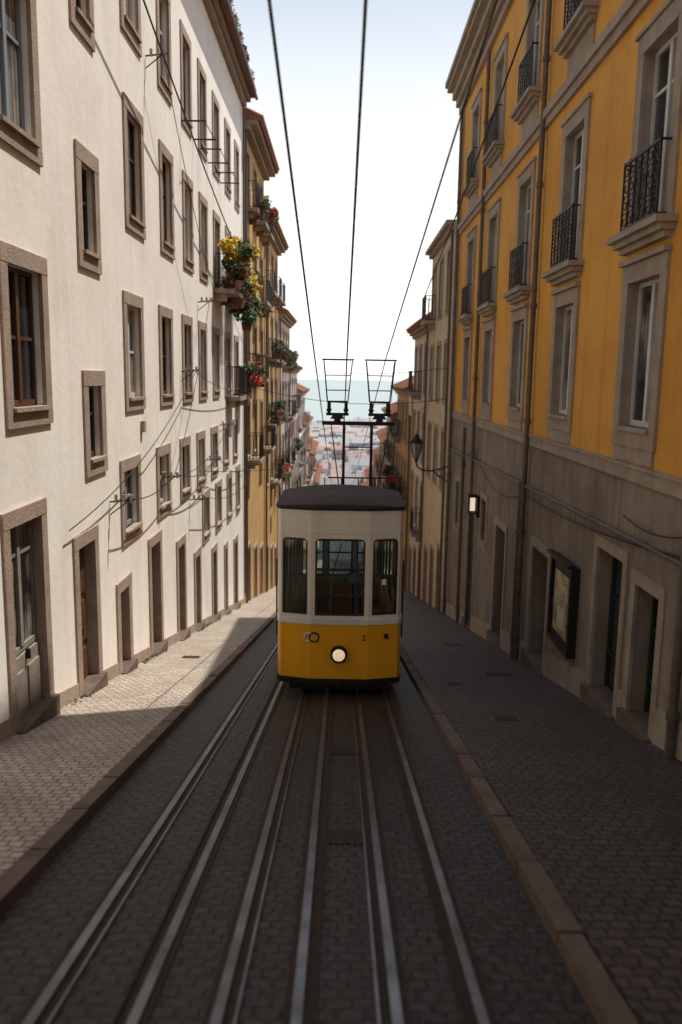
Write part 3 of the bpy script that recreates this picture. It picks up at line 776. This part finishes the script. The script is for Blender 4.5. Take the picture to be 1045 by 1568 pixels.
for x in (-.3, 0, .3, .6, .88): g.tube('pantograph_stay', TK, (x, PYY, -1.75), (x, PYY, -2.2), .01)
for c in (-.09, .655):
    hw, hb = .25, .18
    for yo in (-.18, .18):
        for sx in (-1, 1):
            g.tube('pantograph_frame', TK, (c+sx*hw, PYY+yo*.6, .31), (c+sx*hb, PYY+yo, -.40), .009, 6)
        g.tube('pantograph_frame', TK, (c-hb, PYY+yo, -.40), (c+hb, PYY+yo, -.40), .013, 6)
        g.tube('pantograph_frame', TK, (c-hb*1.15, PYY+yo, -.2), (c+hb*1.15, PYY+yo, -.2), .007, 6)
        g.tube('pantograph_frame', TK, (c-hw*.85, PYY+yo*.7, .06), (c+hw*.85, PYY+yo*.7, .06), .008, 6)
    g.tube('pantograph_shoe', TK, (c-hw-.03, PYY-.1, .33), (c+hw+.03, PYY-.1, .33), .012, 6)
    g.tube('pantograph_shoe', TK, (c-hw-.03, PYY+.1, .33), (c+hw+.03, PYY+.1, .33), .012, 6)
    for sx in (-1, 1):
        for yo in (-.15, .15):
            g.tube('insulators', TK, (c+sx*.15, PYY+yo, -.60), (c+sx*.15, PYY+yo, -.42), .03, 10)
            g.tube('insulators', TK, (c+sx*.15, PYY+yo, -.56), (c+sx*.15, PYY+yo, -.53), .045, 10)
        g.tube('pantograph_frame', TK, (c+sx*.15, PYY-.2, -.60), (c+sx*.15, PYY+.2, -.60), .018, 6)
    g.tube('pantograph_spring', TK, (c-.2, PYY, -.62), (c+.2, PYY, -.62), .025, 8)
    g.hexa('pantograph_spring', TK, [(c-.13, PYY-.07, -.70), (c+.13, PYY-.07, -.70), (c+.13, PYY+.07, -.70), (c-.13, PYY+.07, -.70), (c-.07, PYY-.05, -.62), (c+.07, PYY-.05, -.62), (c+.07, PYY+.05, -.62), (c-.07, PYY+.05, -.62)])
    g.tube('pantograph_spring', TK, (c, PYY, -.75), (c, PYY, -.69), .06, 10)
tram = g.finish()
fc = bpy.data.curves.new('fleet_number', 'FONT'); fc.body = '2'; fc.size = .13; fc.extrude = .004; fc.align_x = 'CENTER'
fc.materials.append(TK); fo = bpy.data.objects.new('fleet_number', fc); scene.collection.objects.link(fo)
fo.location = (CX+.37, FY-.006, -3.83); fo.rotation_euler = (math.radians(90), 0, 0); fo.parent = tram

# ------------------------------------------------------------ overhead cables
def oz(y): return .345+.21*(14.55-y)
wire('overhead_cable', [(-.46, -10, oz(-10)), (-.5, 14, oz(14)), (-.6, 60, oz(60)+.4), (-1, 120, oz(120)+1)], .012)
wire('overhead_cable', [(.17, -10, oz(-10)), (.06, 14.55, oz(14.55)), (0, 60, oz(60)+.4), (0, 120, oz(120)+1)], .012)
wire('overhead_cable', [(1.15, -10, oz(-10)), (.74, 14.55, oz(14.55)), (.6, 60, oz(60)+.4)], .009)
wire('overhead_cable', sag((2.75, 2, 8.0), (2.9, 31, 2.9), .3), .018)
wire('service_cable', sag((-3.15, 7, 7.3), (-3.15, 24.2, 3.7), .25), .016)
wire('service_cable', sag((-3.45, 24.3, 3.7), (-3.5, 29.8, 1.5), .3), .012)
wire('service_cable', sag((-3.52, 10.4, -2.0), (-3.3, 18.5, .1), .35), .008)
wire('service_cable', sag((-3.3, 18.5, .1), (-3.45, 29, -.4), .2), .008)
wire('service_cable', sag((-3.3, 12.55, -1.9), (-3.3, 16.1, -1.9), .15), .009)
wire('service_cable', sag((-3.3, 16.1, -1.9), (-3.3, 21.7, -2.1), .25), .009)
wire('service_cable', sag((-3.3, 21.7, -2.1), (-3.5, 29.5, -3.2), .3), .009)
wire('service_cable', sag((-3.3, 16.1, -1.9), (-3.3, 20.6, 1.9), .3), .008)
wire('service_cable', sag((-3.3, 15.6, 5.7), (-3.15, 20.6, 1.9), .3), .007)
wire('service_cable', sag((-3.3, 16.4, -2.0), (-3.3, 24, -1.35), .3), .008)
wire('service_cable', sag((-3.3, 19.2, -2.8), (-3.3, 29, -3.6), .3), .008)
wire('service_cable', sag((-3.52, 20, -2.3), (3.5, 33, -.9), .8), .008)
wire('service_cable', sag((-3.2, 28, -.3), (3.4, 27, -.6), .35), .010)
wire('service_cable', sag((-3.2, 36, .6), (3.4, 27, .4), .3), .008)
wire('service_cable', sag((-3.2, 45, -4), (3.3, 45, -3.6), .3), .010)
wire('service_cable', sag((-3.2, 60, -5), (3.3, 58, -4.6), .3), .012)
wire('service_cable', sag((3.47, 7, -1.6), (3.47, 15.3, -2.1), .15), .014)
wire('service_cable', sag((3.47, 15.3, -2.1), (3.47, 21.6, -1.7), .5), .010)
wire('service_cable', sag((3.47, 21.6, -1.8), (3.47, 26.8, -1.9), .35), .010)
wire('service_cable', sag((3.47, 9.9, -1.6), (3.47, 8, -1.5), .1), .010)

# ------------------------------------------------------------ distant city and river
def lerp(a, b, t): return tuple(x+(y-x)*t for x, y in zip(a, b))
HAZE_COL = (.66, .70, .73)  # aerial haze put into the distant city's colours, paler with distance
def haze_tier(t):
    return ([M('far_wall_white_hazed', lerp((.58, .57, .56), HAZE_COL, t), lerp((.46, .45, .44), HAZE_COL, t), rough=.9, bump=0, scale=.1), M('far_wall_cream_hazed', lerp((.50, .42, .34), HAZE_COL, t), rough=.9, bump=0, scale=.1), M('far_wall_grey_hazed', lerp((.24, .25, .27), HAZE_COL, t), rough=.9, bump=0, scale=.1)],
            [M('far_roof_tile_hazed', lerp((.30, .17, .12), HAZE_COL, t), lerp((.20, .14, .11), HAZE_COL, t), rough=.9, bump=0, scale=.3), M('far_roof_grey_hazed', lerp((.22, .205, .205), HAZE_COL, t), rough=.9, bump=0)],
            M('far_window_hazed', lerp((.06, .07, .09), HAZE_COL, t), rough=.3, bump=0))
HAZE_TIERS = [haze_tier(.03), haze_tier(.14), haze_tier(.3)]
g = Grp('distant_city')
for y in range(150, 735, 13):
    CM, CR, CW = HAZE_TIERS[0 if y < 260 else 1 if y < 440 else 2]
    span = 30+y*.35; x = -span
    while x < span:
        wd = R(6, 12); h = R(6, 15); dp = R(8, 11); yy = y+R(-3, 3); zb = zg(yy+dp)-1; zt = zg(yy)+h
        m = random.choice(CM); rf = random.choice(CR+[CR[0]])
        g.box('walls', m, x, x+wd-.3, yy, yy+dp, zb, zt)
        if R(0, 1) < .85:
            yc = yy+dp/2; rs = R(1.4, 2.8)
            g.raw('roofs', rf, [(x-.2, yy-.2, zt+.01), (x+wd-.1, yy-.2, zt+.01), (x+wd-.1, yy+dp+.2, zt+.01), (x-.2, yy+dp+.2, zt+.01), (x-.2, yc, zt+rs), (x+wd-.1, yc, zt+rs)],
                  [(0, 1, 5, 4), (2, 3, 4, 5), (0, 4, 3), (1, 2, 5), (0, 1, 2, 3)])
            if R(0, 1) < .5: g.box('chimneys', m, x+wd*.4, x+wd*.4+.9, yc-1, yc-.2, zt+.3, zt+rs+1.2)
        if abs(x) < 60:
            zz = zt-2.2
            while zz > zt-9:
                xx = x+.8
                while xx < x+wd-1.6:
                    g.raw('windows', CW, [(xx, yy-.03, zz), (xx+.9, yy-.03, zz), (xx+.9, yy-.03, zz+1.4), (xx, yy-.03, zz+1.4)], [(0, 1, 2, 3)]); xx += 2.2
                zz -= 3
        x += wd
g.finish()
m, nt, b = nodes('river_water')
b.inputs['Base Color'].default_value = (.26, .33, .335, 1); b.inputs['Roughness'].default_value = .35
tc = N(nt, 'ShaderNodeTexCoord'); mp = N(nt, 'ShaderNodeMapping'); mp.inputs['Scale'].default_value = (.02, .05, 1)
nt.links.new(tc.outputs['Object'], mp.inputs['Vector'])
nn = N(nt, 'ShaderNodeTexNoise', Scale=1, Detail=8); nt.links.new(mp.outputs[0], nn.inputs['Vector'])
bp = N(nt, 'ShaderNodeBump', Strength=.3, Distance=2); nt.links.new(nn.outputs['Fac'], bp.inputs['Height']); nt.links.new(bp.outputs[0], b.inputs['Normal'])
mkmesh('river', [(-20000, 742, -50), (20000, 742, -50), (20000, 39000, -50), (-20000, 39000, -50)], [(0, 1, 2, 3)], m)

# ------------------------------------------------------------ light
AZ, EL = math.radians(62), math.radians(67)
s = Vector((math.sin(AZ)*math.cos(EL), math.cos(AZ)*math.cos(EL), math.sin(EL)))
sl = bpy.data.lights.new('sun', 'SUN'); sl.energy = 5; sl.angle = math.radians(.5); sl.color = (1, .94, .84)
so = bpy.data.objects.new('sun', sl); scene.collection.objects.link(so); so.rotation_euler = s.to_track_quat('Z', 'Y').to_euler()
wd = bpy.data.worlds.new('World'); scene.world = wd; wd.use_nodes = True
nt = wd.node_tree; sk = nt.nodes.new('ShaderNodeTexSky'); sk.sky_type = 'NISHITA'; sk.sun_disc = False
sk.sun_elevation = EL; sk.sun_rotation = AZ; sk.dust_density = 1.2; sk.air_density = 1.0; sk.ozone_density = 1.0
# milky haze layer lying along the horizon
tc = nt.nodes.new('ShaderNodeTexCoord'); sx = nt.nodes.new('ShaderNodeSeparateXYZ'); nt.links.new(tc.outputs['Generated'], sx.inputs[0])
mr = nt.nodes.new('ShaderNodeMapRange'); mr.interpolation_type = 'SMOOTHSTEP'
mr.inputs[1].default_value = .10; mr.inputs[2].default_value = .58; mr.inputs[3].default_value = .97; mr.inputs[4].default_value = .10
nt.links.new(sx.outputs['Z'], mr.inputs[0])
hz_ = mixc(nt, mr.outputs[0], sk.outputs[0], (8.8, 8.8, 8.1, 1))
nt.links.new(hz_, nt.nodes['Background'].inputs[0]); nt.nodes['Background'].inputs[1].default_value = .15

# ------------------------------------------------------------ camera
cd = bpy.data.cameras.new('camera'); co = bpy.data.objects.new('camera', cd); scene.collection.objects.link(co)
cd.sensor_fit = 'VERTICAL'; cd.sensor_height = 36; cd.lens = 36*1250/1568
cd.clip_start = .1; cd.clip_end = 60000
co.matrix_world = Matrix.Rotation(math.radians(90-9.27), 4, 'X') @ Matrix.Rotation(math.radians(.9), 4, 'Z')
cd.dof.use_dof = True; cd.dof.focus_distance = 12.5; cd.dof.aperture_fstop = .9
scene.camera = co
scene.view_settings.view_transform = 'Standard'; scene.view_settings.look = 'None'; scene.view_settings.exposure = 0
